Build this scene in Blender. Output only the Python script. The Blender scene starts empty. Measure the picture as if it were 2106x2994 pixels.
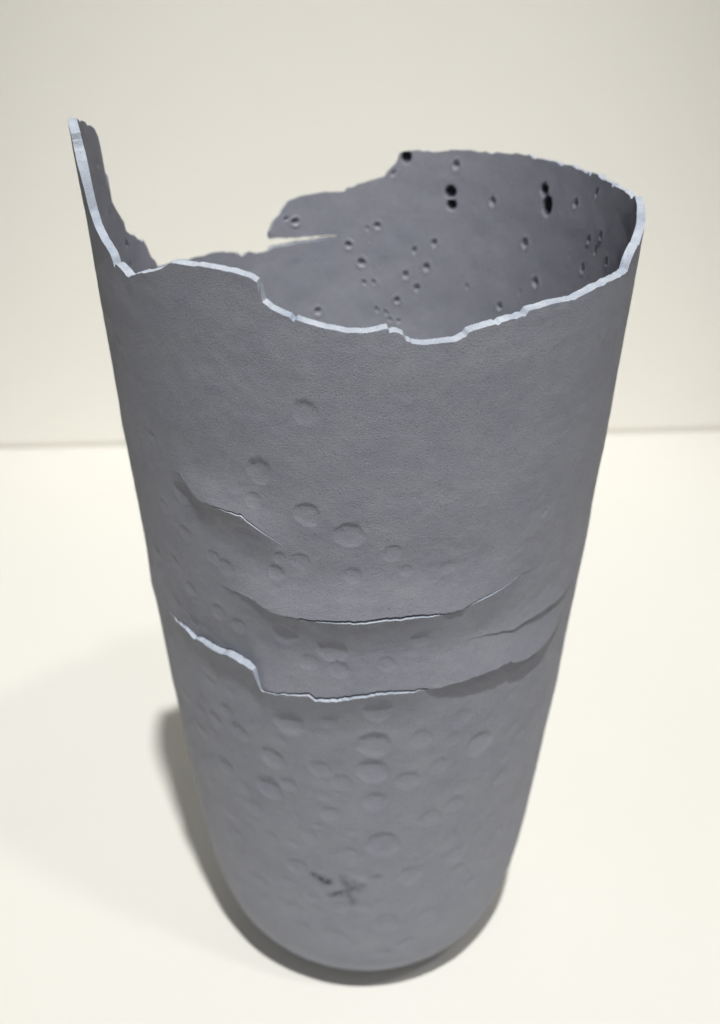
import bpy, math
import numpy as np
from mathutils import Vector

rng = np.random.RandomState(7)
scene = bpy.context.scene
COL = scene.collection

# ------------------------------------------------------------------ camera
PW, PH = 2106.0, 2994.0            # photograph size the pixel notes below refer to
FPX = 3160.0                       # focal length in photograph pixels
PITCH = math.radians(30.0)
CAM = np.array([-0.00124, -0.2377, 0.27072])
cam_d = bpy.data.cameras.new('camera')
cam_d.sensor_fit = 'VERTICAL'
cam_d.sensor_height = 36.0
cam_d.lens = FPX / PH * 36.0
cam_d.clip_start = 0.01
cam_d.clip_end = 50.0
cam_d.dof.use_dof = True
cam_d.dof.focus_distance = 0.207
cam_d.dof.aperture_fstop = 14.5
cam = bpy.data.objects.new('camera', cam_d)
cam.location = CAM
cam.rotation_euler = (math.pi / 2 - PITCH, 0, 0)
COL.objects.link(cam)
scene.camera = cam

# ------------------------------------------------------------------ world and lamps
world = bpy.data.worlds.new('World')
scene.world = world
world.use_nodes = True
bg = world.node_tree.nodes['Background']
bg.inputs['Color'].default_value = (1.0, 0.93, 0.82, 1)
bg.inputs['Strength'].default_value = 0.025

def spot(name, pos, target, energy, radius, cone, blend, color):
    d = bpy.data.lights.new(name, 'SPOT')
    d.energy = energy
    d.shadow_soft_size = radius
    d.spot_size = math.radians(cone)
    d.spot_blend = blend
    d.color = color
    o = bpy.data.objects.new(name, d)
    o.location = pos
    o.rotation_euler = (Vector(target) - Vector(pos)).to_track_quat('-Z', 'Y').to_euler()
    COL.objects.link(o)
    return o

spot('gallery_or_added_spotlight', (0.112, -0.79, 2.60), (0.0, 0.07, 0.05), 318, 0.040, 19.2, 0.8, (1.0, 0.985, 0.945))
spot('gallery_or_added_spotlight', (0.93, -0.74, 2.40), (0.0, 0.14, 0.06), 38, 0.085, 24, 0.8, (1.0, 0.97, 0.90))
spot('gallery_or_added_spotlight', (-0.05, -2.3, 2.05), (0.0, 0.26, 0.10), 74, 0.12, 15, 0.9, (1.0, 0.98, 0.94))  # added soft wash, no real lamp: brightens back wall and vase front

scene.view_settings.view_transform = 'Standard'
scene.view_settings.look = 'None'
scene.view_settings.exposure = 0.0
scene.view_settings.gamma = 1.0
scene.view_settings.use_curve_mapping = False

# ------------------------------------------------------------------ materials
def new_mat(name):
    m = bpy.data.materials.new(name)
    m.use_nodes = True
    nt = m.node_tree
    return m, nt, nt.nodes['Principled BSDF']

def N(nt, kind, **kw):
    n = nt.nodes.new(kind)
    for k, v in kw.items():
        if hasattr(n, k):
            setattr(n, k, v)
        else:
            n.inputs[k].default_value = v
    return n

def ramp(nt, fac, stops):
    n = nt.nodes.new('ShaderNodeValToRGB')
    e = n.color_ramp.elements
    while len(e) < len(stops):
        e.new(0.5)
    for i, (pos, c) in enumerate(stops):
        e[i].position = pos
        e[i].color = (c[0], c[1], c[2], 1) if len(c) == 3 else c
    nt.links.new(fac, n.inputs['Fac'])
    return n

def porcelain(name, c0, c1, rough, bump, dark_tint=True, fine=3200):
    m, nt, b = new_mat(name)
    tc = N(nt, 'ShaderNodeTexCoord')
    n1 = N(nt, 'ShaderNodeTexNoise', Scale=120.0, Detail=7.0, Roughness=0.72)
    n2 = N(nt, 'ShaderNodeTexNoise', Scale=fine, Detail=3.0, Roughness=0.65)
    n3 = N(nt, 'ShaderNodeTexVoronoi', Scale=900.0)
    for n in (n1, n2, n3):
        nt.links.new(tc.outputs['Object'], n.inputs['Vector'])
    r1 = ramp(nt, n1.outputs['Fac'], [(0.3, c0), (0.7, c1)])
    # grains of sand and pinholes in the clay
    sp = ramp(nt, n2.outputs['Fac'], [(0.28, (0.62, 0.62, 0.64)), (0.42, (1, 1, 1)), (0.60, (1, 1, 1)), (0.74, (1.30, 1.29, 1.27))])
    mx = N(nt, 'ShaderNodeMix', data_type='RGBA', blend_type='MULTIPLY')
    mx.inputs[0].default_value = 1.0
    nt.links.new(r1.outputs['Color'], mx.inputs[6])
    nt.links.new(sp.outputs['Color'], mx.inputs[7])
    out = mx.outputs[2]
    # scattered specks: dark pinholes and pale grog
    vs = N(nt, 'ShaderNodeTexVoronoi', Scale=900.0)
    nt.links.new(tc.outputs['Object'], vs.inputs['Vector'])
    dot = ramp(nt, vs.outputs['Distance'], [(0.10, (1, 1, 1)), (0.22, (0, 0, 0))])
    sx_ = N(nt, 'ShaderNodeSeparateColor')
    nt.links.new(vs.outputs['Color'], sx_.inputs[0])
    for ch, thr, colr, amt in ((0, 0.95, (0.12, 0.12, 0.13, 1), 0.5), (1, 0.94, (0.45, 0.45, 0.46, 1), 0.4)):
        gt = N(nt, 'ShaderNodeMath', operation='GREATER_THAN')
        nt.links.new(sx_.outputs[ch], gt.inputs[0])
        gt.inputs[1].default_value = thr
        ml = N(nt, 'ShaderNodeMath', operation='MULTIPLY')
        nt.links.new(gt.outputs[0], ml.inputs[0])
        nt.links.new(dot.outputs['Color'], ml.inputs[1])
        m2 = N(nt, 'ShaderNodeMath', operation='MULTIPLY')
        nt.links.new(ml.outputs[0], m2.inputs[0])
        m2.inputs[1].default_value = amt
        mm = N(nt, 'ShaderNodeMix', data_type='RGBA')
        nt.links.new(m2.outputs[0], mm.inputs[0])
        nt.links.new(out, mm.inputs[6])
        mm.inputs[7].default_value = colr
        out = mm.outputs[2]
    if dark_tint:
        at = N(nt, 'ShaderNodeAttribute', attribute_name='dark_tint')
        ms = N(nt, 'ShaderNodeMix', data_type='RGBA')
        nt.links.new(at.outputs['Fac'], ms.inputs[0])
        nt.links.new(out, ms.inputs[6])
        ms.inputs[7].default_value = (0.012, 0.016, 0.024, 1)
        out = ms.outputs[2]
    nt.links.new(out, b.inputs['Base Color'])
    b.inputs['Roughness'].default_value = rough
    b.inputs['Specular IOR Level'].default_value = 0.28
    # relief: fine sandy grain plus pinholes
    vr = ramp(nt, n3.outputs['Distance'], [(0.0, (0, 0, 0)), (0.16, (1, 1, 1))])
    ad = N(nt, 'ShaderNodeMath', operation='MULTIPLY_ADD')
    nt.links.new(vr.outputs['Color'], ad.inputs[0])
    ad.inputs[1].default_value = 0.35
    nt.links.new(n2.outputs['Fac'], ad.inputs[2])
    bp = N(nt, 'ShaderNodeBump', Strength=bump, Distance=0.00026)
    nt.links.new(ad.outputs[0], bp.inputs['Height'])
    nt.links.new(bp.outputs['Normal'], b.inputs['Normal'])
    return m

M_OUT = porcelain('grey_porcelain', (0.276, 0.288, 0.352), (0.322, 0.332, 0.382), 0.62, 0.5)
M_IN = porcelain('grey_porcelain_inside', (0.276, 0.288, 0.352), (0.322, 0.332, 0.382), 0.66, 0.5)
M_EDGE = porcelain('pale_fractured_porcelain', (0.28, 0.325, 0.41), (0.51, 0.55, 0.62), 0.6, 0.6, dark_tint=False)

def painted(name, c0, c1, scale, rough, bump):
    m, nt, b = new_mat(name)
    tc = N(nt, 'ShaderNodeTexCoord')
    n1 = N(nt, 'ShaderNodeTexNoise', Scale=scale, Detail=6.0, Roughness=0.55)
    n2 = N(nt, 'ShaderNodeTexNoise', Scale=420.0, Detail=4.0, Roughness=0.6)
    nt.links.new(tc.outputs['Object'], n1.inputs['Vector'])
    nt.links.new(tc.outputs['Object'], n2.inputs['Vector'])
    r = ramp(nt, n1.outputs['Fac'], [(0.32, c0), (0.68, c1)])
    nt.links.new(r.outputs['Color'], b.inputs['Base Color'])
    b.inputs['Roughness'].default_value = rough
    b.inputs['Specular IOR Level'].default_value = 0.25
    bp = N(nt, 'ShaderNodeBump', Strength=bump, Distance=0.0004)
    nt.links.new(n2.outputs['Fac'], bp.inputs['Height'])
    nt.links.new(bp.outputs['Normal'], b.inputs['Normal'])
    return m

M_TABLE = painted('white_plinth_paint', (0.685, 0.680, 0.645), (0.70, 0.697, 0.668), 6.0, 0.55, 0.12)
M_WALL = painted('off_white_wall_paint', (0.91, 0.895, 0.845), (0.92, 0.908, 0.868), 5.0, 0.8, 0.2)

# ------------------------------------------------------------------ mesh helpers
def mesh_obj(name, verts, quads, mat, parent=None, sharp=None, attr=None, normals=None):
    me = bpy.data.meshes.new(name)
    v = np.ascontiguousarray(verts, np.float32)
    q = np.ascontiguousarray(quads, np.int32)
    me.vertices.add(len(v))
    me.vertices.foreach_set('co', v.ravel())
    k = q.shape[1]
    me.loops.add(len(q) * k)
    me.loops.foreach_set('vertex_index', q.ravel())
    me.polygons.add(len(q))
    me.polygons.foreach_set('loop_start', np.arange(0, len(q) * k, k, dtype=np.int32))
    me.update(calc_edges=True)
    me.validate()
    me.polygons.foreach_set('use_smooth', np.ones(len(me.polygons), bool))
    if attr is not None:
        a = me.attributes.new('dark_tint', 'FLOAT', 'POINT')
        a.data.foreach_set('value', np.ascontiguousarray(attr, np.float32))
    if sharp is not None:
        me.set_sharp_from_angle(angle=math.radians(sharp))
    if normals is not None:
        me.normals_split_custom_set_from_vertices(normals.tolist())
    me.materials.append(mat)
    o = bpy.data.objects.new(name, me)
    if parent is not None:
        o.parent = parent
    COL.objects.link(o)
    return o

def compact(verts, quads, attr=None, nrm=None):
    used = np.unique(quads)
    remap = np.full(len(verts), -1, np.int64)
    remap[used] = np.arange(len(used))
    return (verts[used], remap[quads], None if attr is None else attr[used], None if nrm is None else nrm[used])

# ------------------------------------------------------------------ setting
def box_mesh(name, lo, hi, mat, bevel=0.0):
    import bmesh
    bm = bmesh.new()
    bmesh.ops.create_cube(bm, size=1.0)
    for v in bm.verts:
        v.co = Vector([lo[i] + (v.co[i] + 0.5) * (hi[i] - lo[i]) for i in range(3)])
    if bevel:
        bmesh.ops.bevel(bm, geom=bm.edges[:], offset=bevel, segments=3, affect='EDGES', profile=0.5)
    me = bpy.data.meshes.new(name)
    bm.to_mesh(me)
    bm.free()
    for p in me.polygons:
        p.use_smooth = True
    me.set_sharp_from_angle(angle=math.radians(35))
    me.materials.append(mat)
    o = bpy.data.objects.new(name, me)
    COL.objects.link(o)
    return o

table = box_mesh('table_top', (-0.75, -0.62, -0.03), (0.75, 0.40, 0.0), M_TABLE, 0.002)
table['kind'] = 'structure'
# the wall stands a hair above the table, leaving the soft shadow joint
wall_yaw = math.atan2(0.023, 0.406)
wall = box_mesh('back_wall', (-0.75, 0.0, 0.0042), (0.75, 0.03, 0.75), M_WALL, 0.0012)
wall.location = (0, 0.3085, 0)
wall.rotation_euler = (0, 0, wall_yaw)
wall['kind'] = 'structure'
skirt = box_mesh('wall_base', (-0.75, 0.0, -0.001), (0.75, 0.02, 0.0055), M_WALL, 0.0)
skirt.location = (0, 0.3085, 0)
skirt.location = Vector((0, 0.3085, 0)) + Vector((-math.sin(wall_yaw), math.cos(wall_yaw), 0)) * 0.0016
skirt.rotation_euler = (0, 0, wall_yaw)
skirt['kind'] = 'structure'

# ------------------------------------------------------------------ vessel profile
ZK = np.array([0, .0015, .004, .008, .014, .022, .035, .05, .07, .095, .12, .15, .18, .21, .24])
RK = np.array([.0250, .0310, .0360, .0395, .0426, .04480, .04690, .04862, .05058, .05261, .05435, .05624, .05792, .05948, .06104])
# dense smooth profile (monotone cubic)
def pchip(xk, yk, x):
    h = np.diff(xk); d = np.diff(yk) / h
    m = np.zeros(len(xk))
    for i in range(1, len(xk) - 1):
        if d[i - 1] * d[i] > 0:
            w1 = 2 * h[i] + h[i - 1]; w2 = h[i] + 2 * h[i - 1]
            m[i] = (w1 + w2) / (w1 / d[i - 1] + w2 / d[i])
    m[0] = d[0] * 1.6; m[-1] = d[-1]
    i = np.clip(np.searchsorted(xk, x) - 1, 0, len(xk) - 2)
    t = (x - xk[i]) / h[i]
    return ((1 + 2 * t) * (1 - t) ** 2 * yk[i] + t * (1 - t) ** 2 * h[i] * m[i]
            + t * t * (3 - 2 * t) * yk[i + 1] + t * t * (t - 1) * h[i] * m[i + 1])
ZD = np.linspace(0, .24, 4801)
RD = pchip(ZK, RK, ZD)
def R_out(z):
    return np.interp(z, ZD, RD)
THICK = 0.0018

def unproject(pt, far=False, off=0.0):
    """photograph pixel -> (azimuth in degrees, height) where its ray meets the wall of the vessel"""
    u = (pt[0] - PW / 2) / FPX
    w = -(pt[1] - PH / 2) / FPX
    c, s = math.cos(PITCH), math.sin(PITCH)
    d = np.array([u, c + w * s, -s + w * c])
    t = np.linspace(.1, .6, 12001)
    P = CAM + t[:, None] * d
    g = np.hypot(P[:, 0], P[:, 1]) - (R_out(P[:, 2]) - off)
    i = np.where((g < 0) & (P[:, 2] > 0))[0]
    i = (i[-1] if far else i[0]) if len(i) else int(np.argmin(g))
    return math.degrees(math.atan2(P[i, 1], P[i, 0])), float(P[i, 2])

# azimuth convention used below: degrees running -200 .. 160 (front is -90, back is 90)
def wrap(a):
    a = np.asarray(a, float)
    return np.where(a > 160, a - 360, a)

# ------------------------------------------------------------------ rim line
rim_front = [(211, 403), (218, 443), (234, 500), (251, 573), (261, 616), (276, 662), (299, 708), (326, 752), (331, 766), (376, 809),
             (410, 799), (449, 794), (476, 786), (499, 770), (514, 770), (549, 774), (602, 781), (641, 788), (698, 803), (733, 814),
             (750, 821), (757, 830), (759.5, 876), (766, 881), (790, 903), (825, 921), (842, 927), (885, 942), (950, 959), (1015, 972), (1067, 974),
             (1102, 968), (1134, 958), (1139, 969), (1180, 976), (1188, 994), (1206, 1006), (1253, 1007), (1323, 999), (1362, 985),
             (1371, 971), (1415, 958), (1481, 938), (1516, 929), (1537, 919), (1547, 909), (1608, 892), (1684, 873), (1760, 833),
             (1829, 799), (1836, 783), (1858, 730)]
rim_back = [(1855, 572), (1821, 557), (1760, 522), (1748, 512), (1689, 494), (1674, 486), (1638, 476), (1572, 461), (1557, 453),
            (1481, 448), (1405, 443), (1344, 438), (1278, 436), (1202, 441), (1169, 443), (1158, 478), (1133, 502), (1125, 516),
            (1080, 527), (1006, 554), (941, 563), (881, 573), (846, 586), (827, 612), (822, 625), (803, 643), (787, 684)]
rim_low = [(768, 742), (751, 736), (729, 734), (712, 747), (706, 749), (694, 738), (668, 736), (625, 736), (599, 747)]
rim_left = [(462, 781), (453, 761), (441, 750), (431, 723), (418, 700), (395, 689), (370, 677), (364, 650), (332, 623), (328, 589),
            (318, 558), (314, 504), (307, 474), (295, 435), (287, 401), (274, 372), (251, 358)]
def slant(a):
    """how much higher the inner lip of the fracture stands than the outer one (m)"""
    a = wrap(a)
    return np.interp(a, [-200, -172, -160, -150, -135, -30, -18, 8, 40, 60, 145, 160],
                     [.0004, .0003, .0001, .0002, .0003, .0003, .0002, .0002, .00035, .00075, .00075, .0004])
pts = []
for q in rim_front:
    pts.append(unproject(q))
pts.append((-161.5, unproject((211, 403))[1] + .0008))
pts.append((-163.5, unproject((211, 403))[1] + .0020))
pts.append((-166.0, unproject((211, 403))[1] + .0026))
pts.append((0.0, 0.5 * (unproject((1858, 730))[1] + .004 + unproject((1855, 572), True)[1])))
def back_point(q):
    a, z = unproject(q, True, THICK)
    return a, z - float(slant(a))
for q in rim_back:
    pts.append(back_point(q))
low = [back_point(q) for q in rim_low]
leftp = [back_point(q) for q in rim_left]
AE = pts[-1][0]                       # where the upper piece behind the slit begins
A_pts = np.array(pts + [(a, z) for a, z in low if a > AE + .6] + leftp)
A_pts[:, 0] = wrap(A_pts[:, 0])
A_pts = A_pts[np.argsort(A_pts[:, 0])]
# keep azimuths strictly increasing with a minimum spacing so steep breaks stay steep but single valued
keep = [0]
for i in range(1, len(A_pts)):
    if A_pts[i, 0] - A_pts[keep[-1], 0] > 0.05:
        keep.append(i)
A_pts = A_pts[keep]
A_pts = np.vstack([A_pts, [A_pts[0, 0] + 360, A_pts[0, 1]], ])
A_pts = np.vstack([[A_pts[-2, 0] - 360, A_pts[-2, 1]], A_pts])

def noise1(x, seed, scale):
    r = np.random.RandomState(seed)
    tab = r.uniform(-1, 1, 4096)
    y = x / scale + 1000.0
    i = np.floor(y).astype(int)
    t = y - i
    t = t * t * (3 - 2 * t)
    return tab[i % 4096] * (1 - t) + tab[(i + 1) % 4096] * t

# columns: denser on the side turned to the light and eye
AZ = np.concatenate([np.linspace(-200, -163, 120, endpoint=False), np.linspace(-163, -14, 700, endpoint=False),
                     np.linspace(-14, 133, 440, endpoint=False), np.linspace(133, 160, 60, endpoint=False)])
NC = len(AZ)
TH = np.radians(AZ)
# a column exactly at the start of the slit piece
jE = int(np.argmin(np.abs(AZ - AE)))
HR = np.interp(AZ, A_pts[:, 0], A_pts[:, 1])
chip = 0.00005 * noise1(AZ, 3, 0.8) + 0.00009 * noise1(AZ, 4, 2.3)
chip -= 0.0006 * np.clip(noise1(AZ, 5, 1.8) - 0.80, 0, 1) / 0.20
chip -= 0.0004 * np.clip(noise1(AZ, 6, 3.1) - 0.5, 0, 1) / 0.5
for npx, nd, nw in (((1880, 655), .0007, .7), ((1838, 776), .0009, .6), ((330, 762), .0007, .5), ((1139, 965), .0003, .4), ((1539, 916), .0004, .5)):
    chip -= nd * np.exp(-((AZ - unproject(npx)[0]) / nw) ** 2)
rag = np.where((AZ > 5) & (AZ < 80), 1.9, 1.0) * np.where(AZ < -140, 1.6, 1.0)
HR = HR + chip * rag

# slit in the far wall
slit_lo = np.array(sorted([unproject(q, True, .002) for q in [(768, 744), (794, 727), (881, 709), (940, 702), (982, 697)]]))
slit_up = np.array(sorted([unproject(q, True, .001) for q in [(990, 686), (972, 685), (940, 687), (863, 693), (800, 694)]]))
A_S0 = min(slit_lo[0, 0], slit_up[0, 0]) - 0.2     # right-hand, closed end of the slit
A_OPEN = 144.0
LOWP = np.array(sorted([tuple(slit_lo[-1])] + [p for p in low if p[0] > slit_lo[-1][0]] + [p for p in leftp if 130 < p[0] < 165]))
ZL = np.full(NC, 0.172)
ZU = np.full(NC, 0.1723)
for j, a in enumerate(AZ):
    if a < -190:                                   # 160..170 wrapped
        pass
    if A_S0 <= a <= AE:
        ZL[j] = np.interp(a, slit_lo[:, 0], slit_lo[:, 1])
        ZU[j] = max(np.interp(a, slit_up[:, 0], slit_up[:, 1]), ZL[j] + .0007)
    elif AE < a <= A_OPEN:
        ZL[j] = np.interp(a, LOWP[:, 0], LOWP[:, 1]) + chip[j] * 1.5
        ZU[j] = HR[j] = ZL[j]
    elif a > A_OPEN:
        t = min((a - A_OPEN) / 9.0, 1)
        ZL[j] = HR[j] * (1 - t) + .172 * t
        ZU[j] = ZL[j] + .0003 * t
    elif a > A_S0 - 18:
        t = (A_S0 - a) / 18.0
        t = t * t * (3 - 2 * t)
        zl0 = slit_lo[0, 1]
        ZL[j] = zl0 * (1 - t) + .172 * t
        ZU[j] = ZL[j] + .0003
ZL += np.where((AZ > A_S0) & (AZ < AE), 0.00015 * noise1(AZ, 11, 1.1), 0)
ZU += np.where((AZ > A_S0) & (AZ < AE), 0.00012 * noise1(AZ, 12, 1.4), 0)
is_slit = (AZ >= A_S0) & (AZ <= AE)
is_open = (AZ > AE) & (AZ < A_OPEN)
HR = np.maximum(HR, np.where(is_open, ZL, ZU + 0.0004))

# ------------------------------------------------------------------ tears in the front wall
def curve(pix, tail_left, tail_right, tail=22):
    p = np.array(sorted(unproject(q) for q in pix))
    a = np.concatenate([[-260, p[0, 0] - tail], p[:, 0], [p[-1, 0] + tail, 220]])
    z = np.concatenate([[tail_left, tail_left], p[:, 1], [tail_right, tail_right]])
    return np.interp(AZ, a, z), p[0, 0], p[-1, 0]

def prof(nodes, soft=1.6, amp=1.0):
    """offset in millimetres at pixel columns along a tear -> function of azimuth"""
    a = np.array([n[0] for n in nodes], float)
    v = np.array([n[1] for n in nodes], float) * 1e-3 * amp
    aa = np.linspace(-200, 160, 3601)
    y = np.interp(aa, a, v, left=0, right=0)
    k = np.exp(-(np.arange(-60, 61) / (soft * 10.0)) ** 2)
    y = np.convolve(y, k / k.sum(), 'same')
    return np.interp(AZ, aa, y)

T3px = [(504, 1795), (526, 1819), (547, 1834), (573, 1860), (586, 1865), (634, 1893), (677, 1906), (721, 1930), (749, 1950), (756, 1972),
        (768, 2008), (794, 2016), (855, 2021), (907, 2023), (924, 2034), (976, 2038), (1028, 2029), (1093, 2021), (1116, 2016),
        (1223, 2009), (1279, 2002), (1348, 1983), (1409, 1960), (1446, 1948), (1464, 1934), (1483, 1926), (1499, 1932), (1543, 1911),
        (1580, 1883), (1599, 1860), (1618, 1836)]
T4px = [(1418, 1855), (1497, 1839), (1534, 1814), (1580, 1786), (1618, 1756), (1645, 1732)]
T2px = [(735, 1738), (770, 1764), (796, 1779), (835, 1790), (900, 1801), (987, 1806), (1070, 1807), (1139, 1798), (1232, 1790),
        (1306, 1786), (1344, 1779), (1385, 1754), (1418, 1738), (1464, 1716), (1492, 1700), (1515, 1680)]
T1px = [(532, 1378), (553, 1417), (588, 1458), (631, 1471), (683, 1491), (709, 1498), (753, 1534), (792, 1564), (835, 1599), (848, 1625)]
C3, a3, b3 = curve(T3px, .1225, .121)
C4, a4, b4 = curve(T4px, .1310, .1305, 16)
C2, a2, b2 = curve(T2px, .1425, .1430)
C1, a1, b1 = curve(T1px, .1600, .1580)
# fine raggedness of the torn lips
C3 += 0.00022 * noise1(AZ, 21, 1.3) + 0.00010 * noise1(AZ, 22, .6)
C2 += 0.00016 * noise1(AZ, 23, 1.1) + 0.00008 * noise1(AZ, 24, .5)
C1 += 0.00018 * noise1(AZ, 25, 1.2)
C4 += 0.00012 * noise1(AZ, 26, 1.2)
# (curve, upper lip out, lower lip out, gap) in mm against azimuth
TEARS = [
    dict(c=C3, up=prof([(-178, 0), (-160, .45), (-146, .15), (-136, -.2), (-126, -.45), (-118.5, -.45), (-116.5, -.1), (-113.5, .85), (-108, .85),
                        (-98, .60), (-84, .62), (-77, .75), (-70, .95), (-62, 1.1), (-50, 1.1), (-41, .8), (-36, .4), (-31, 0)], 1.0, 1.35),
         lo=prof([(-178, 0), (-160, .45), (-146, .15), (-136, .6), (-126, .95), (-118, 1.1), (-115.5, 1.0), (-113.6, .95), (-110, 1.0), (-104, 1.1), (-97, 1.27), (-88, 1.08), (-80, .95),
                  (-76, .6), (-70, .2), (-62, -.1), (-48, -.1), (-38, -.1), (-33, 0)], .6, 1.35),
         gap=prof([(-147, 0), (-136, .30), (-124, .45), (-117, .4), (-114, .35), (-104, .65), (-80, .6), (-70, .35), (-45, .25), (-36, 0)]),
         lu=.013, ll=.012),
    dict(c=C4, up=prof([(-68, 0), (-56, .15), (-44, .42), (-36, .35), (-29, 0)], 1.6, 1.35), lo=prof([(-66, 0), (-50, -.1), (-32, 0)], 1.6, 1.35),
         gap=prof([(-58, 0), (-50, .10), (-38, .06), (-33, 0)]), lu=.007, ll=.003),
    dict(c=C2, up=prof([(-124, 0), (-116, .7), (-107, 1.15), (-98, 1.15), (-84, .95), (-74, .85), (-62, .5), (-54, .12), (-48, 0)], 1.6, 1.35),
         lo=prof([(-124, 0), (-116, .55), (-108, .90), (-100, 1.15), (-94, 1.30), (-84, 1.25), (-76, 1.10), (-72, .5), (-68, .55), (-64, .75), (-57, .3), (-52, 0)], 1.6, 1.35),
         gap=prof([(-114, 0), (-106, .4), (-96, .65), (-80, .65), (-72, .42), (-62, .3), (-54, 0)]), lu=.012, ll=.011),
    dict(c=C1, up=prof([(-135, 0), (-129, .55), (-122, .95), (-114, .7), (-109, .4), (-105, 0)], 1.6, 1.35),
         lo=prof([(-135, 0), (-129, .48), (-122, .85), (-116, .95), (-111, .65), (-105, 0)], 1.6, 1.35),
         gap=prof([(-128, 0), (-121, .36), (-113, .4), (-107, .12), (-104, 0)]), lu=.011, ll=.010),
]

# ------------------------------------------------------------------ relief fields
def vnoise(a, z, seed, sa, sz):
    """periodic-enough value noise over the unrolled wall (metres)"""
    r = np.random.RandomState(seed)
    tab = r.uniform(-1, 1, (256, 256))
    x = a / sa + 500.0
    y = z / sz + 500.0
    i = np.floor(x).astype(int); j = np.floor(y).astype(int)
    u = x - i; v = y - j
    u = u * u * (3 - 2 * u); v = v * v * (3 - 2 * v)
    i %= 256; j %= 256
    i1 = (i + 1) % 256; j1 = (j + 1) % 256
    return (tab[i, j] * (1 - u) + tab[i1, j] * u) * (1 - v) + (tab[i, j1] * (1 - u) + tab[i1, j1] * u) * v

dimples_px = [(894, 1205, 36, 1.0), (758, 1378, 38, 1.1), (899, 1504, 36, .9), (1021, 1564, 38, .9), (741, 1460, 24, .6), (444, 1277, 18, .6),
              (543, 1559, 25, .5), (662, 1658, 27, .7), (810, 1673, 24, .7), (820, 1630, 20, .5), (1147, 1617, 26, .7), (1189, 1669, 18, .8),
              (1591, 1500, 14, .8), (1030, 1682, 24, .6), (626, 1630, 24, .5), (971, 1900, 40, 1.0), (835, 1850, 36, .8), (991, 1956, 28, .7),
              (1226, 1868, 26, .5), (880, 1640, 26, .5), (1310, 1660, 20, .4), (1130, 1940, 24, .4), (905, 1935, 26, .5),
              (1105, 2074, 38, 1.2), (845, 2110, 44, 1.2), (663, 2080, 28, .8), (797, 2217, 36, .9), (786, 2303, 40, 1.3), (660, 2243, 32, .9),
              (593, 2136, 28, .9), (741, 2362, 30, .8), (604, 2355, 26, .8), (845, 2295, 26, .7), (964, 2381, 26, .7), (964, 2110, 24, .5),
              (871, 2535, 32, .7), (1095, 2178, 44, 1.3), (1089, 2256, 42, 1.1), (1402, 2175, 42, .9), (1233, 2160, 32, .6), (1282, 2240, 28, .6),
              (1193, 2282, 32, .7), (1097, 2344, 32, .8), (1258, 2393, 32, .6), (1121, 2470, 46, .8), (1330, 2352, 30, .6), (1463, 2272, 26, .6),
              (1354, 2300, 26, .5), (700, 2140, 30, .7), (935, 2250, 30, .6), (690, 2440, 28, .6), (790, 2450, 28, .6), (900, 2440, 26, .5),
              (560, 2230, 24, .6), (1000, 2290, 28, .6), (1350, 2100, 30, .4), (1500, 2130, 26, .4), (1200, 2560, 34, .5), (1330, 2500, 34, .4),
              (1130, 2700, 40, .4), (980, 2740, 38, .4), (860, 2660, 36, .4), (1250, 2680, 36, .35), (760, 2580, 30, .5), (1020, 2500, 28, .4),
              (480, 1480, 22, .5), (510, 1640, 22, .5), (560, 1720, 24, .6), (640, 1790, 26, .6), (520, 1760, 20, .4), (700, 1830, 26, .5)]
dimples = []
for x, y, r, k in dimples_px:
    a, z = unproject((x, y))
    dist = 0.20 + 0.00006 * (y - 1000)
    rad = r / FPX * dist * 1.06
    dimples.append((a, z, rad, k))
def try_dimple(a, z, r, k):
    for a2, z2, r2, _ in dimples:
        if math.hypot(math.radians(a - a2) * float(R_out(z)), z - z2) < 1.2 * (r + r2):
            return
    dimples.append((a, z, r, k))
for _ in range(260):        # more of the same thumb marks around the sides and back
    a = rng.uniform(-200, 160); z = rng.uniform(.02, .165)
    if -128 < a < -38:
        if z > .112 or (z > .06 and a > -70 and rng.rand() < .5):
            continue
    try_dimple(a, z, rng.uniform(.0013, .0026), rng.uniform(.3, .9))

for _ in range(220):         # small round presses crowding the lower front
    a = rng.uniform(-158, -25); z = rng.uniform(.03, .112)
    try_dimple(a, z, rng.uniform(.0011, .0023), rng.uniform(.3, .8))

def grid_idx(A, Zg, a, z, rad):
    rr = float(R_out(z))
    da = math.degrees(rad / rr)
    j0 = np.searchsorted(AZ, a - da); j1 = np.searchsorted(AZ, a + da)
    return j0, j1, rr

def add_dimples(Zg, disp, items, crisp):
    for (a, z, rad, k) in items:
        j0, j1, rr = grid_idx(AZ, Zg, a, z, rad * 1.45)
        if j1 <= j0:
            continue
        sub = Zg[:, j0:j1]
        s = np.radians(AZ[j0:j1] - a)[None, :] * rr
        m = (sub > z - rad * 1.5) & (sub < z + rad * 1.5)
        rows = np.where(m.any(1))[0]
        if len(rows) == 0:
            continue
        r0, r1 = rows[0], rows[-1] + 1
        dz = Zg[r0:r1, j0:j1] - z
        ang = np.arctan2(dz, s)
        ph = (a * 13.7) % 6.28
        wob = 1 + .04 * np.sin(2 * ang + ph) + .025 * np.sin(3 * ang + ph * 2.3) + .02 * np.sin(7 * ang + ph)
        q = np.sqrt(s * s + dz * dz) / (rad * wob)
        bowl = -np.clip(1 - q ** 4.0, 0, 1) * (1 + .45 * np.clip(dz / rad, -1, 1))
        ridge = np.exp(-((q - 1.06) / np.where(q < 1.06, .09, .22)) ** 2) * np.clip(.45 - .4 * np.sin(ang) + .3 * np.sin(2 * ang + ph * 1.7), 0, 1)
        disp[r0:r1, j0:j1] += crisp * (.35 + .65 * k) * (bowl * (rad * .084) + ridge * rad * .006)

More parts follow.
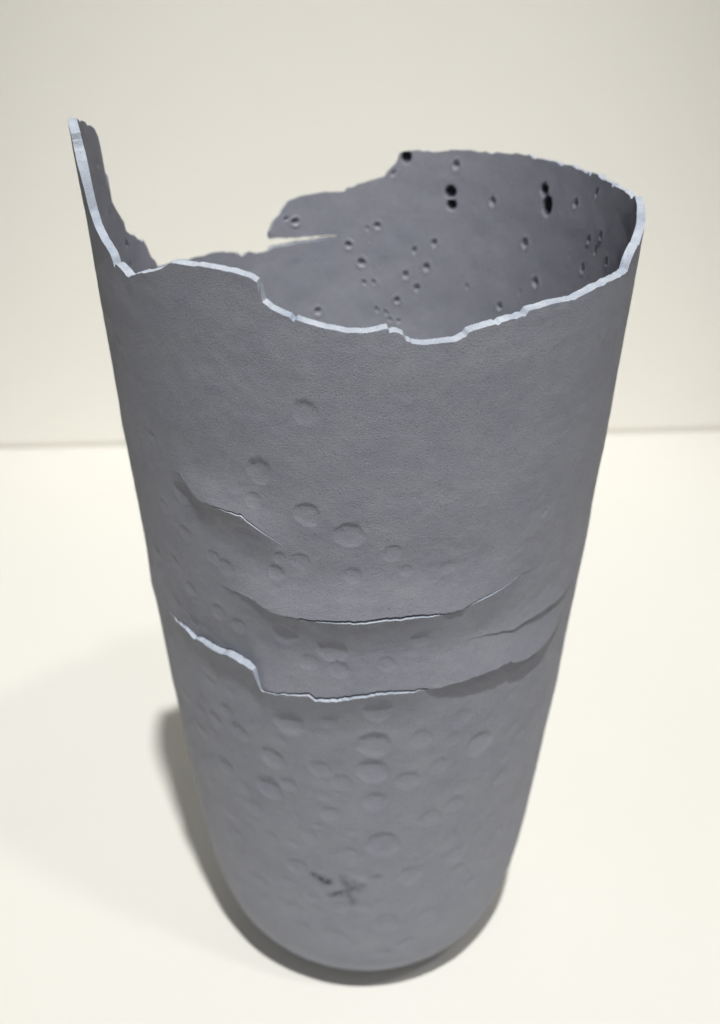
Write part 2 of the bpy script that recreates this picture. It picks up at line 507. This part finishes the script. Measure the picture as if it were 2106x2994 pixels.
# ------------------------------------------------------------------ build the outer wall grid
def lerp_rows(lo, hi, n, last=False, power=1.0):
    t = (np.linspace(0, 1, n + 1)[: (n + 1 if last else n)]) ** power
    return lo[None, :] * (1 - t[:, None]) + hi[None, :] * t[:, None]

zero = np.zeros(NC)
rows_z = []; rows_d = []; tear_rows = []
foot_z = np.concatenate([np.linspace(0, 1, 22, endpoint=False) ** 1.9 * .010])
rows_z.append(np.repeat(foot_z[:, None], NC, 1)); rows_d.append(np.zeros_like(rows_z[-1]))
start = np.full(NC, .010)
counts = [200, 46, 44, 66, 90]
bounds = [T['c'] for T in TEARS]
lows = [start] + [T['c'] + np.maximum(T['gap'] * .5, .00008) for T in TEARS]
highs = [T['c'] - np.maximum(T['gap'] * .5, .00008) for T in TEARS] + [ZL]
EDGE_IN = 0.0011
nrow = len(foot_z)
for s in range(5):
    z = lerp_rows(lows[s], highs[s], counts[s], last=True)
    d = np.zeros_like(z)
    rows_z.append(z); rows_d.append(d)
    nrow += z.shape[0]
    if s < 4:
        T = TEARS[s]
        act = np.clip((np.abs(T['up']) + np.abs(T['lo']) + T['gap']) / .0006, 0, 1)
        opening = np.clip(T['gap'] / .00015, 0, 1)
        inner = -EDGE_IN * opening
        # under the lips: lower edge turns in, then back out to the upper lip
        zl_, zh_ = highs[s], lows[s + 1]
        n0 = nrow
        ledge = np.clip(T['lo'] - T['up'] + .00012, .00022, .0024) * opening
        deep = np.minimum(T['lo'] - ledge, T['up']) + inner
        rows_z.append(np.stack([zl_ + (zh_ - zl_) * .18 * (1 - opening) + .00002 * opening, zl_ + (zh_ - zl_) * .36 * (1 - opening) - .0007 * opening,
                                zl_ + (zh_ - zl_) * (.64 + .36 * opening), zl_ + (zh_ - zl_) * (.82 + .18 * opening) + .00002 * opening]))
        rows_d.append(np.stack([T['lo'] - ledge, deep, deep, T['up'] - .0003 * opening]))
        tear_rows.append((n0 - 1, n0 + 4))
        nrow += 4
ZG = np.vstack(rows_z)
DX = np.vstack(rows_d)
NLO = ZG.shape[0]
tear_mask = np.zeros(NLO, bool)
for r0, r1 in tear_rows:
    tear_mask[r0 + 1:r1] = True
# bulging of the sheets towards their torn lips (measured from the smoothed line of each tear, so ragged lips leave no ribs)
for T in TEARS:
    aa = np.linspace(-200, 160, 1801)
    kk = np.exp(-(np.arange(-30, 31) / 12.0) ** 2)
    cc = np.interp(aa, AZ, T['c'])
    cc = np.convolve(np.pad(cc, 30, mode='edge'), kk / kk.sum(), 'valid')
    T['cs'] = np.interp(AZ, aa, cc)
ri = np.arange(NLO)
for k, T in enumerate(TEARS):
    r0, r1 = tear_rows[k]
    up = ri >= r1; dn = ri <= r0
    du = ZG[up] - (T['cs'] + T['gap'] * .5)[None, :]
    f = np.clip(1 - du / T['lu'], 0, 1); f = f * f * (3 - 2 * f) * .55 + f ** 3 * .45
    add = T['up'][None, :] * f
    # the bulge stops at the next tear above
    if k < 3:
        rn = tear_rows[k + 1][0]
        lim = np.where(ri[up] > rn)[0]
    DX[up] += np.where(tear_mask[up][:, None], add, add)
    dd = (T['cs'] - T['gap'] * .5)[None, :] - ZG[dn]
    f = np.clip(1 - dd / T['ll'], 0, 1); f = f * f * (3 - 2 * f) * .5 + f ** 3 * .5
    DX[dn] += T['lo'][None, :] * f
# upper section above the row of the slit
NU = 64
tU = np.linspace(0, 1, NU)[:, None]
SL = slant(AZ)
ZUp = ZU[None, :] * (1 - tU) + HR[None, :] * tU
ZUi = ZU[None, :] * (1 - tU) + (HR + SL)[None, :] * tU
ZLi = ZL + np.where(is_open, SL, 0)

def relief_out(Z, D):
    a = np.repeat(TH[None, :] * .055, Z.shape[0], 0)
    D += .00016 * vnoise(a, Z, 31, .018, .015) + .00005 * vnoise(a, Z, 32, .006, .005) + .000035 * vnoise(a, Z, 33, .0022, .0019)
    D += .000014 * vnoise(a, Z, 34, .0008, .0007)
    amp = np.clip((.165 - Z) / .06, 0, 1)
    D += amp * .00003 * vnoise(a, Z, 35, .0042, .0030)
    add_dimples(Z, D, dimples, 1.0)

DU = np.zeros_like(ZUp)
T = TEARS[3]
f = np.clip(1 - (ZUp - (T['cs'] + T['gap'] * .5)[None, :]) / T['lu'], 0, 1)
DU += T['up'][None, :] * (f * f * (3 - 2 * f) * .55 + f ** 3 * .45)
relief_out(ZG, DX)
relief_out(ZUp, DU)

# maker's mark: short strokes pressed and stained near the foot
strokes = [((920, 2558), (938, 2568), 11, .75), ((936, 2568), (956, 2578), 14, .95), ((966, 2618), (1006, 2607), 9, .75), ((1000, 2612), (1030, 2598), 15, .5),
           ((1020, 2600), (1060, 2589), 9, .55), ((1004, 2566), (1016, 2596), 13, .45), ((1014, 2606), (1032, 2640), 12, .42), ((1034, 2580), (1048, 2606), 9, .35),
           ((1082, 2567), (1106, 2562), 7, .35)]
def seg_dist(px0, px1):
    (a0, z0), (a1, z1) = unproject(px0), unproject(px1)
    rr = float(R_out(.5 * (z0 + z1)))
    P0 = np.array([math.radians(a0) * rr, z0]); P1 = np.array([math.radians(a1) * rr, z1])
    S = TH[None, :] * rr
    dv = P1 - P0
    t = np.clip(((S - P0[0]) * dv[0] + (ZG - P0[1]) * dv[1]) / (dv @ dv), 0, 1)
    return np.hypot(S - P0[0] - t * dv[0], ZG - P0[1] - t * dv[1]), t
STAIN = np.zeros_like(ZG)
mark_sel = np.zeros_like(ZG, bool)
for p0, p1, wpx, k in strokes:
    d, t = seg_dist(p0, p1)
    w = wpx / FPX * .30
    g = np.exp(-(d / w) ** 2)
    g = g * np.clip(.8 + .5 * vnoise(np.repeat(TH[None, :] * .05, ZG.shape[0], 0), ZG, 71, .0012, .0011), 0, 1)
    STAIN = np.maximum(STAIN, g * k)
    DX -= .00012 * g * k
    mark_sel |= d < w * 2.4

def to_xyz(Z, D, off=0.0):
    r = R_out(Z) - off + D
    sx = .0006 * np.clip(1 - Z / .03, 0, 1) ** 2      # the foot was thrown a little off centre
    return np.stack([sx + r * np.cos(TH)[None, :], r * np.sin(TH)[None, :], Z], -1)

V_lo = to_xyz(ZG, DX)
V_up = to_xyz(ZUp, DU)

def grid_quads(nr, nc, base, wrapc=True, flip=False):
    i = np.arange(nr - 1)[:, None]; j = np.arange(nc if wrapc else nc - 1)[None, :]
    j2 = (j + 1) % nc
    q = np.stack([i * nc + j, i * nc + j2, (i + 1) * nc + j2, (i + 1) * nc + j], -1) + base
    if flip:
        q = q[..., ::-1]
    return q            # (nr-1, nc, 4)

def strip_quads(rowA, rowB, flip=False):
    j = np.arange(NC); j2 = (j + 1) % NC
    q = np.stack([rowA[j], rowA[j2], rowB[j2], rowB[j]], -1)
    return q[:, ::-1] if flip else q

cols = np.arange(NC); cols2 = (cols + 1) % NC
upper_on = ~(is_open[cols] | is_open[cols2])          # columns whose upper wall survives
bridge_on = upper_on & ~(is_slit[cols] & is_slit[cols2])

base_up = NLO * NC
outer_v = np.concatenate([V_lo.reshape(-1, 3), V_up.reshape(-1, 3)])
stain_all = np.concatenate([STAIN.ravel(), np.zeros(NU * NC)])
q_lo = grid_quads(NLO, NC, 0)
q_up = grid_quads(NU, NC, base_up)[:, upper_on]
q_br = strip_quads((NLO - 1) * NC + cols, base_up + cols)[bridge_on]

# vertex normals of the smooth wall, for pieces that are split off
def grid_normals(V):
    du = np.roll(V, -1, 1) - np.roll(V, 1, 1)
    dv = np.gradient(V, axis=0)
    n = np.cross(du, dv)
    n /= np.linalg.norm(n, axis=-1, keepdims=True) + 1e-20
    return n

# ------------------------------------------------------------------ vessel object and its parts
vase = bpy.data.objects.new('ceramic_vase', None)
COL.objects.link(vase)
vase.location = (0, 0, 0)
vase['label'] = 'tall blue grey porcelain vase with broken jagged rim and torn dimpled wall'
vase['category'] = 'vase'

row_is_tear = np.zeros(NLO - 1, np.int32)
for k, (r0, r1) in enumerate(tear_rows):
    row_is_tear[r0:r1] = k + 1
face_mark = mark_sel[:-1] & mark_sel[1:] & np.roll(mark_sel, -1, 1)[:-1] & np.roll(mark_sel, -1, 1)[1:]
wall_faces = q_lo[(row_is_tear == 0)[:, None] & ~face_mark]
# closed tears (no opening) stay with the wall, open ones become torn edges
open_cols = [(T['gap'] > 2e-6) | (np.roll(T['gap'], -1) > 2e-6) for T in TEARS]
extra = []
torn = []
for k, (r0, r1) in enumerate(tear_rows):
    f = q_lo[r0:r1]
    extra.append(f[:, ~open_cols[k]].reshape(-1, 4))
    extra.append(f[1:, open_cols[k]].reshape(-1, 4))       # crevice shade put into colour: the darker body clay, not the pale fracture
    torn.append(f[:1, open_cols[k]].reshape(-1, 4))
allq = np.concatenate([wall_faces.reshape(-1, 4)] + extra + [q_br.reshape(-1, 4), q_up.reshape(-1, 4)])
v, q, s_, _ = compact(outer_v, allq, stain_all)
outer = mesh_obj('outer_wall', v, q, M_OUT, vase, sharp=48, attr=s_)
for k, f in enumerate(torn):
    v, q, _, _ = compact(outer_v, f)
    o = mesh_obj('torn_edge', v, q, M_EDGE, vase, sharp=40)
nlo = grid_normals(V_lo)
v, q, s_, n_ = compact(outer_v[:base_up], q_lo[face_mark], stain_all[:base_up], nlo.reshape(-1, 3))
mark = mesh_obj('maker_mark', v, q, M_OUT, vase, attr=s_, normals=n_)
mark['label'] = 'small dark cross and short dash pressed near the foot'

# foot: slightly hollow underside
fr = np.array([1.0, .8, .55, .3, .02])
fz = np.array([0, .0004, .0012, .0016, .0017])
fv = np.stack([np.stack([V_lo[0, :, 0] * a, V_lo[0, :, 1] * a, np.full(NC, b)], -1) for a, b in zip(fr, fz)])[:, ::4]
mesh_obj('foot', fv.reshape(-1, 3), grid_quads(len(fr), fv.shape[1], 0, flip=True).reshape(-1, 4), M_OUT, vase, attr=np.zeros(fv.shape[0] * fv.shape[1]))

# ------------------------------------------------------------------ inner wall
pits_px = [(1334, 484, 12), (1440, 590, 12), (1534, 712, 13), (1565, 826, 13), (1460, 897, 11), (1270, 710, 11), (1212, 732, 10), (1247, 781, 12),
           (1186, 804, 11), (1219, 842, 11), (1161, 880, 10), (1684, 595, 11), (1745, 565, 9), (1722, 700, 10), (1757, 689, 10), (1702, 786, 11),
           (1773, 765, 10), (1104, 660, 11), (863, 648, 12), (1019, 716, 12), (1058, 768, 13), (1065, 826, 8), (1093, 825, 8), (1162, 876, 10),
           (930, 910, 12), (1102, 905, 8), (1128, 914, 8), (1150, 508, 9), (1165, 940, 8), (1140, 935, 8), (1740, 735, 9), (836, 640, 8)]
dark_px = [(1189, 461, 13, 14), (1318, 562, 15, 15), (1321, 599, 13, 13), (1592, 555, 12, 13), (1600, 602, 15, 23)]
shard_px = [(284, 481, 7), (264, 418, 5), (322, 627, 7), (372, 712, 8), (380, 772, 7), (300, 540, 6)]
pits = []
for x, y, r in pits_px + shard_px:
    a, z = unproject((x, y), True, THICK)
    a = float(wrap(a))
    pits.append((a, z, r / FPX * .285, .95))
for _ in range(80):
    a = rng.uniform(-20, 140); z = rng.uniform(.10, .20)
    pits.append((a, z, rng.uniform(.0003, .0008), rng.uniform(.4, 1)))
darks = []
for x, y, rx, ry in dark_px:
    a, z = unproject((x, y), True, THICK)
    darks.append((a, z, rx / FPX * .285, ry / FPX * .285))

NIN = 250
z_floor = .0060
t = np.linspace(0, 1, NIN)[:, None] ** .55
ZI = z_floor + (ZLi[None, :] - z_floor) * t
DI = np.zeros_like(ZI); DIU = np.zeros_like(ZUi)
def relief_in(Z, D):
    a = np.repeat(TH[None, :] * .055, Z.shape[0], 0)
    D += .00014 * vnoise(a, Z, 41, .015, .012) + .00007 * vnoise(a, Z, 42, .005, .005) + .00002 * vnoise(a, Z, 43, .0016, .0015)
    for (pa, pz, rad, k) in pits:
        j0, j1, rr = grid_idx(AZ, Z, pa, pz, rad * 2.0)
        if j1 <= j0:
            continue
        s = np.radians(AZ[j0:j1] - pa)[None, :] * rr
        m = np.abs(Z[:, j0:j1] - pz) < rad * 2
        rows = np.where(m.any(1))[0]
        if len(rows) == 0:
            continue
        r0, r1 = rows[0], rows[-1] + 1
        q = np.sqrt(s * s + (Z[r0:r1, j0:j1] - pz) ** 2) / rad
        D[r0:r1, j0:j1] += k * (np.clip(1 - (q / 1.08) ** 2.2, 0, 1) * rad * .55 - .24 * rad * np.exp(-((q - 1.18) / .2) ** 2))
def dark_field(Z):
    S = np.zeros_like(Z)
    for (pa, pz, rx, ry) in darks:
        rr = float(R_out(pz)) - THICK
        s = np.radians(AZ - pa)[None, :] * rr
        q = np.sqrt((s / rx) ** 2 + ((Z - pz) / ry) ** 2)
        S = np.maximum(S, np.clip((1.30 - q) / .30, 0, 1))  # near-black tint fills each pit and fades just past its edge
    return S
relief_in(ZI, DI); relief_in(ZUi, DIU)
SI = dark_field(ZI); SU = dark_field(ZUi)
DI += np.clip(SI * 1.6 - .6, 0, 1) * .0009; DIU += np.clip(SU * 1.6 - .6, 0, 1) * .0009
# the inner face follows the bulging sheets loosely
V_in = to_xyz(ZI, DI, THICK)
V_inu = to_xyz(ZUi, DIU, THICK)
base_iu = NIN * NC
inner_v = np.concatenate([V_in.reshape(-1, 3), V_inu.reshape(-1, 3)])
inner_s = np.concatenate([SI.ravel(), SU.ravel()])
qi = grid_quads(NIN, NC, 0, flip=True).reshape(-1, 4)
qu = grid_quads(NU, NC, base_iu, flip=True)[:, upper_on].reshape(-1, 4)
qb = strip_quads((NIN - 1) * NC + cols, base_iu + cols, flip=True)[bridge_on]
alli = np.concatenate([qi, qb, qu])
fc = inner_s[alli].mean(1)
is_dark = fc > .02
v, q, s_, _ = compact(inner_v, alli[~is_dark], inner_s)
inner = mesh_obj('inner_wall', v, q, M_IN, vase, sharp=60, attr=s_)
df = alli[is_dark]
cen = inner_v[df].mean(1)
da = np.degrees(np.arctan2(cen[:, 1], cen[:, 0]))
owner = np.argmin([np.hypot((da - pa) * .001, (cen[:, 2] - pz)) for (pa, pz, _, _) in darks], axis=0)
for k in range(len(darks)):
    f = df[owner == k]
    if len(f) == 0:
        continue
    v, q, s_, _ = compact(inner_v, f, inner_s)
    mesh_obj('dark_pit', v, q, M_IN, vase, attr=s_)
# floor inside
fl = np.stack([np.stack([V_in[0, :, 0] * a, V_in[0, :, 1] * a, np.full(NC, z_floor) - b], -1) for a, b in ((1, 0), (.7, .001), (.35, .0014), (.02, .0015))])[:, ::4]
mesh_obj('inner_floor', fl.reshape(-1, 3), grid_quads(4, fl.shape[1], 0).reshape(-1, 4), M_IN, vase, attr=np.zeros(fl.shape[0] * fl.shape[1]))

# ------------------------------------------------------------------ broken rim: fracture face between outer and inner wall
def bridge(o_pts, i_pts, upv, seed, amp=.00012):
    """fracture face along a line of paired outer/inner points"""
    n = len(o_pts)
    ts = np.array([0, .06, .3, .55, .8, .94, 1.0])
    r = np.random.RandomState(seed)
    rows = []
    for t in ts:
        p = o_pts * (1 - t) + i_pts * t
        if 0 < t < 1:
            k = 1.0 if .1 < t < .9 else .35
            p = p + upv * (amp * k * (noise1(np.arange(n) * 1.0, seed + int(t * 100), 2.5) + .6 * noise1(np.arange(n) * 1.0, seed + 50 + int(t * 100), 7.0)) + .00005)[:, None]
        rows.append(p)
    return np.stack(rows)

rim_v = []; rim_q = []; off = 0
def push(rows, mask, closed, flip=False):
    global off
    nr, n = rows.shape[:2]
    q = grid_quads(nr, n, off, wrapc=closed, flip=flip)
    if mask is not None:
        q = q[:, mask]
    rim_v.append(rows.reshape(-1, 3)); rim_q.append(q.reshape(-1, 4))
    off += nr * n
UP = np.array([0, 0, 1.0])
# top of the surviving upper wall
push(bridge(V_up[-1], V_inu[-1], UP, 51), upper_on, True)
# low rim where the upper wall has gone, and lower lip of the slit
low_on = (is_open[cols] | is_open[cols2]) | (is_slit[cols] & is_slit[cols2])
push(bridge(V_lo[-1], V_in[-1], UP, 52), low_on, True)
# underside of the strip above the slit
push(bridge(V_up[0], V_inu[0], -UP, 53), is_slit[cols] & is_slit[cols2], True, flip=True)
# free ends of the upper wall and closed end of the slit
on = np.where(upper_on)[0]
jE_last = max(j for j in range(NC) if is_slit[j])
jA_first = min(j for j in range(NC) if AZ[j] >= A_OPEN)
jS_first = min(j for j in range(NC) if is_slit[j])
for j, sgn in ((jE_last, 1), (jA_first, -1)):
    tang = np.array([-math.sin(TH[j]), math.cos(TH[j]), 0]) * sgn
    push(bridge(V_up[:, j], V_inu[:, j], tang, 54 + j, .00006), None, False, flip=(sgn > 0))
pr_o = np.stack([V_lo[-1, jS_first], V_up[0, jS_first]]); pr_i = np.stack([V_in[-1, jS_first], V_inu[0, jS_first]])
push(bridge(pr_o, pr_i, UP, 60, 0.0), None, False)
rv = np.concatenate(rim_v); rq = np.concatenate(rim_q)
v, q, _, _ = compact(rv, rq)
rim = mesh_obj('broken_rim', v, q, M_EDGE, vase, sharp=38)
rim['label'] = 'pale bluish white broken edge running round the jagged rim'
